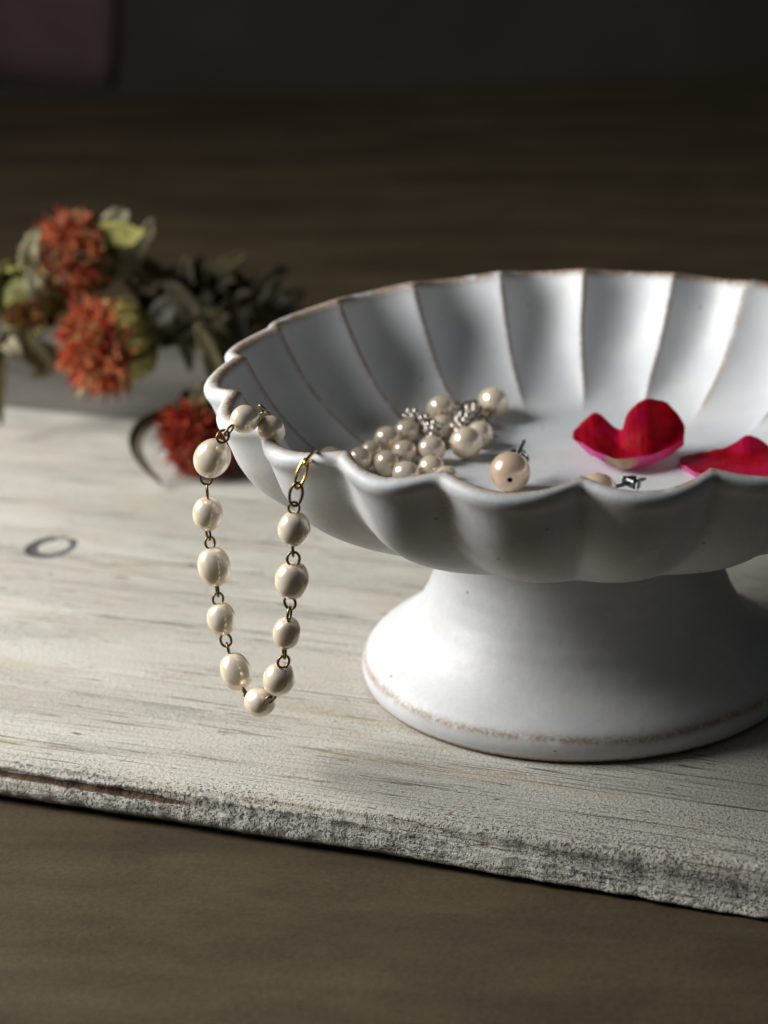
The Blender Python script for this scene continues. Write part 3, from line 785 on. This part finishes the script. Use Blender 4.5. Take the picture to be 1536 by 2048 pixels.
def flower(label, c, axis, R, stem, palette, nfl, bracts, leaves, seed, spread=1.25, cal=(0.75, 0.62), name='dried_flower', stem_r=1.3, bcols=(YG, PALE, (0.25, 0.25, 0.09)), group='dried flowers behind the bowl', florets=True):
    r_ = random.Random(seed); a = axis.normalized(); x = a.orthogonal().normalized(); y = a.cross(x)
    base = stem[-1].copy()
    root = thing(name, base, label, 'flower', group)
    if florets:
        V, F, C = floret_mesh(c, a, R, nfl, seed, palette, spread)
        tag(link('florets', mesh('florets', V, F, True, None, C), M['floret'], root), None, kind='stuff')
    Lc, Rc = R * cal[0] * 1.6, R * cal[1]
    prof = [(-Lc, 0.15), (-Lc * .97, Rc * .45), (-Lc * .8, Rc * .84), (-Lc * .5, Rc), (-Lc * .2, Rc * .82), (-Lc * .02, Rc * .55), (0, 0.1)]
    V, F = lathe_along(c, a, prof); cc = [tuple(v * (0.8 + .3 * nz(p.x * .3, p.y * .3, p.z * .3)) for v in (0.20, 0.20, 0.07)) for p in V]
    link('receptacle', mesh('receptacle', V, F, True, None, cc), M['leaf'], root)
    for i in range(bracts):
        th = i * 2.399963 + seed; lay = i / bracts
        rd = x * math.cos(th) + y * math.sin(th)
        b0 = c - a * Lc * (0.95 - .15 * lay) + rd * Rc * .35; b1 = c - a * Lc * (.62 - .1 * lay) + rd * Rc * 1.05
        out = 1.05 + .75 * r_.random() * (1 - lay)
        b2 = c - a * Lc * (.2 - .1 * lay) + rd * Rc * (0.95 + .25 * out * (1 - lay)); b3 = c + a * Lc * (.15 - .35 * r_.random()) + rd * Rc * out
        add_leaf(root, [b0, b1, b2, b3], Rc * r_.uniform(.65, .95), r_.choice(bcols), 0.35, rd, seed + i * 3.1, 'bract')
    st = spline([c - a * Lc * .96] + stem, 24)
    V, F = tube(st, [stem_r * (1 + .12 * nz(i * .7, seed)) for i in range(24)], 8)
    link('stem', mesh('stem', V, F, True, None, [tuple(v * .9 for v in OLIVE)] * len(V)), M['leaf'], root)
    for i, (path, wd, cl, cu) in enumerate(leaves):
        add_leaf(root, path, wd, cl, cu, None, seed * 1.3 + i * 7)
    return root
def rleaf(r_, p, d, Ln, droop=0.4):
    d = d.normalized(); s = Vector((r_.uniform(-1, 1), r_.uniform(-1, 1), r_.uniform(-1, 1))).normalized()
    return [p, p + d * Ln * .35 + s * Ln * .08, p + d * Ln * .7 + s * Ln * .22 - Vector((0, 0, droop * Ln * .1)), p + d * Ln * .95 + s * Ln * .42 - Vector((0, 0, droop * Ln * .25))]
r_ = random.Random(21)
END = Vector((10, 196, TB + 2.0))
# lower red one, resting on the white board
c = at_y(402, 872, 138)
lv = [([at_y(385, 800, 146), at_y(330, 826, 142), at_y(288, 848, 138), at_y(271, 886, 134), at_y(286, 926, 130), at_y(324, 968, 126)], 4.0, (0.15, 0.125, 0.08), 0.7)]
for i in range(5): lv.append((rleaf(r_, c + Vector((6 + 5 * i, 10 + 4 * i, 8 - i)), Vector((r_.uniform(-.3, 1), r_.uniform(-.6, .3), r_.uniform(-.1, .9))), r_.uniform(14, 22)), r_.uniform(4, 7), r_.choice([OLIVE, DARK, OLIVE]), .5))
flower('deep red dried thistle flower drooping onto the white plank beside the bowl', c, Vector((-.15, -.75, -.35)), 12.5,
       [at_y(420, 770, 160), Vector((-50, 182, TB + 10)), END], RED, 900, 10, lv, 3, 1.6, bcols=(OLIVE, DARK, (0.13, 0.12, 0.06)))
# middle bright one
c = at_y(203, 694, 168)
lv = []
for i in range(8): lv.append((rleaf(r_, c + Vector((16 + 5 * i, 6 + 3 * i, -2 + 2 * (i % 3))), Vector((r_.uniform(-.4, 1), r_.uniform(-.5, .5), r_.uniform(-.8, .8))), r_.uniform(14, 24)), r_.uniform(4, 8), r_.choice([OLIVE, DARK, DARK, (0.16, 0.14, 0.07)]), .5))
flower('bright orange dried thistle flower with big yellow green bracts', c, Vector((-.88, -.44, -.10)), 14.5,
       [at_y(400, 690, 182), Vector((-40, 196, TB + 16)), END + Vector((6, 8, 1))], ORANGE, 1300, 16, lv, 8, 1.65, cal=(0.72, 0.62), bcols=((0.58, 0.52, 0.18), (0.60, 0.55, 0.24), (0.42, 0.36, 0.11)))
# upper faded one
c = at_y(138, 508, 190)
lv = [([at_y(230, 560, 196), at_y(262, 520, 196), at_y(292, 470, 194), at_y(304, 436, 192)], 6, PALE, .4), ([at_y(180, 500, 196), at_y(215, 470, 190), at_y(262, 470, 188), at_y(292, 462, 186)], 7, YG, .4),
      ([at_y(200, 470, 200), at_y(225, 445, 200), at_y(246, 425, 200), at_y(250, 418, 200)], 6, PALE, .4), ([at_y(75, 570, 190), at_y(62, 540, 186), at_y(60, 500, 184), at_y(75, 455, 184)], 6, PALE, .4),
      ([at_y(95, 600, 184), at_y(74, 580, 180), at_y(66, 560, 180), at_y(58, 530, 180)], 6, PALE, .4)]
for i in range(9): lv.append((rleaf(r_, c + Vector((10 + 5 * i, 6 + 2 * i, -10 - 1.5 * i + 5 * (i % 2))), Vector((r_.uniform(-.5, 1), r_.uniform(-.5, .5), r_.uniform(-.5, .5))), r_.uniform(10, 17)), r_.uniform(4, 7), r_.choice([OLIVE, DARK, DARK, (0.13, 0.12, 0.06)]), .5))
flower('faded orange dried thistle flower topping the bunch, pale tips', c, Vector((-.65, -.62, .25)), 13.5,
       [at_y(330, 610, 205), Vector((-45, 212, TB + 22)), END + Vector((2, 18, 1))], FADED, 1000, 14, lv, 5, 1.6, bcols=(OLIVE, (0.2, 0.19, 0.08), (0.25, 0.23, 0.1), DARK))
# yellow bud at the left
c = at_y(50, 610, 182)
lv = [([at_y(20, 660, 178), at_y(4, 700, 176), at_y(-4, 760, 174), at_y(2, 850, 172)], 5, OLIVE, .6), ([at_y(10, 680, 180), at_y(20, 690, 174), at_y(32, 705, 172), at_y(40, 722, 172)], 5, TAN, .4),
      ([at_y(40, 640, 180), at_y(60, 690, 178), at_y(90, 735, 176), at_y(60, 752, 175)], 6, OLIVE, .4), ([at_y(20, 660, 184), at_y(60, 700, 184), at_y(110, 720, 184), at_y(140, 735, 182)], 8, DARK, .4)]
flower('half open yellow green dried bud with brown centre left of the orange flowers', c, Vector((-.1, -.95, -.2)), 9.0,
       [at_y(150, 640, 205), Vector((-70, 222, TB + 14)), END + Vector((-4, 26, 1))], BROWN, 70, 12, lv, 11, 0.9, cal=(0.8, 0.95), bcols=(YG, (0.45, 0.44, 0.16), (0.2, 0.2, 0.07)))
# dark leafy twig towards the bowl
def twig():
    pts = [at_y(300, 600, 196), at_y(400, 585, 198), at_y(500, 605, 200), at_y(590, 600, 202)]
    p3 = [Vector((-20, 206, TB + 20)), END + Vector((14, 4, 1.5))]
    root = thing('leafy_twig', p3[-1], 'dark dried leafy twig between the flowers and the bowl', 'twig')
    st = spline([pts[0], pts[1], pts[2], pts[3] - Vector((0, 0, 6))] + p3, 40)
    V, F = tube(st, 1.1, 8); link('stem', mesh('stem', V, F, True, None, [DARK] * len(V)), M['leaf'], root)
    rr = random.Random(4)
    for i in range(46):
        b = st[int(i / 46 * 24)]
        d = Vector((rr.uniform(-.5, .9), rr.uniform(-.8, .5), rr.uniform(-.9, 1.0)))
        cl = rr.choice([DARK, DARK, OLIVE, (0.055, 0.05, 0.035), (0.09, 0.09, 0.07), (0.06, 0.055, 0.03)])
        add_leaf(root, rleaf(rr, b, d, rr.uniform(9, 17)), rr.uniform(3, 6), cl, .6, None, i)
    for path, wd, cl in [([at_y(370, 590, 196), at_y(372, 560, 195), at_y(374, 535, 194), at_y(370, 512, 194)], 4, TAN), ([at_y(392, 600, 197), at_y(400, 560, 196), at_y(398, 530, 196), at_y(404, 508, 196)], 5, DARK),
                         ([at_y(560, 620, 202), at_y(575, 600, 202), at_y(592, 590, 202), at_y(606, 600, 202)], 7, DARK), ([at_y(545, 625, 202), at_y(548, 605, 202), at_y(552, 590, 202), at_y(562, 580, 202)], 5, (0.12, 0.10, 0.06)),
                         ([at_y(310, 640, 190), at_y(330, 620, 188), at_y(345, 612, 188), at_y(362, 614, 188)], 7, (0.17, 0.17, 0.14))]:
        add_leaf(root, path, wd, cl, .5, None, wd)
twig()
scene.cycles.max_bounces = 8
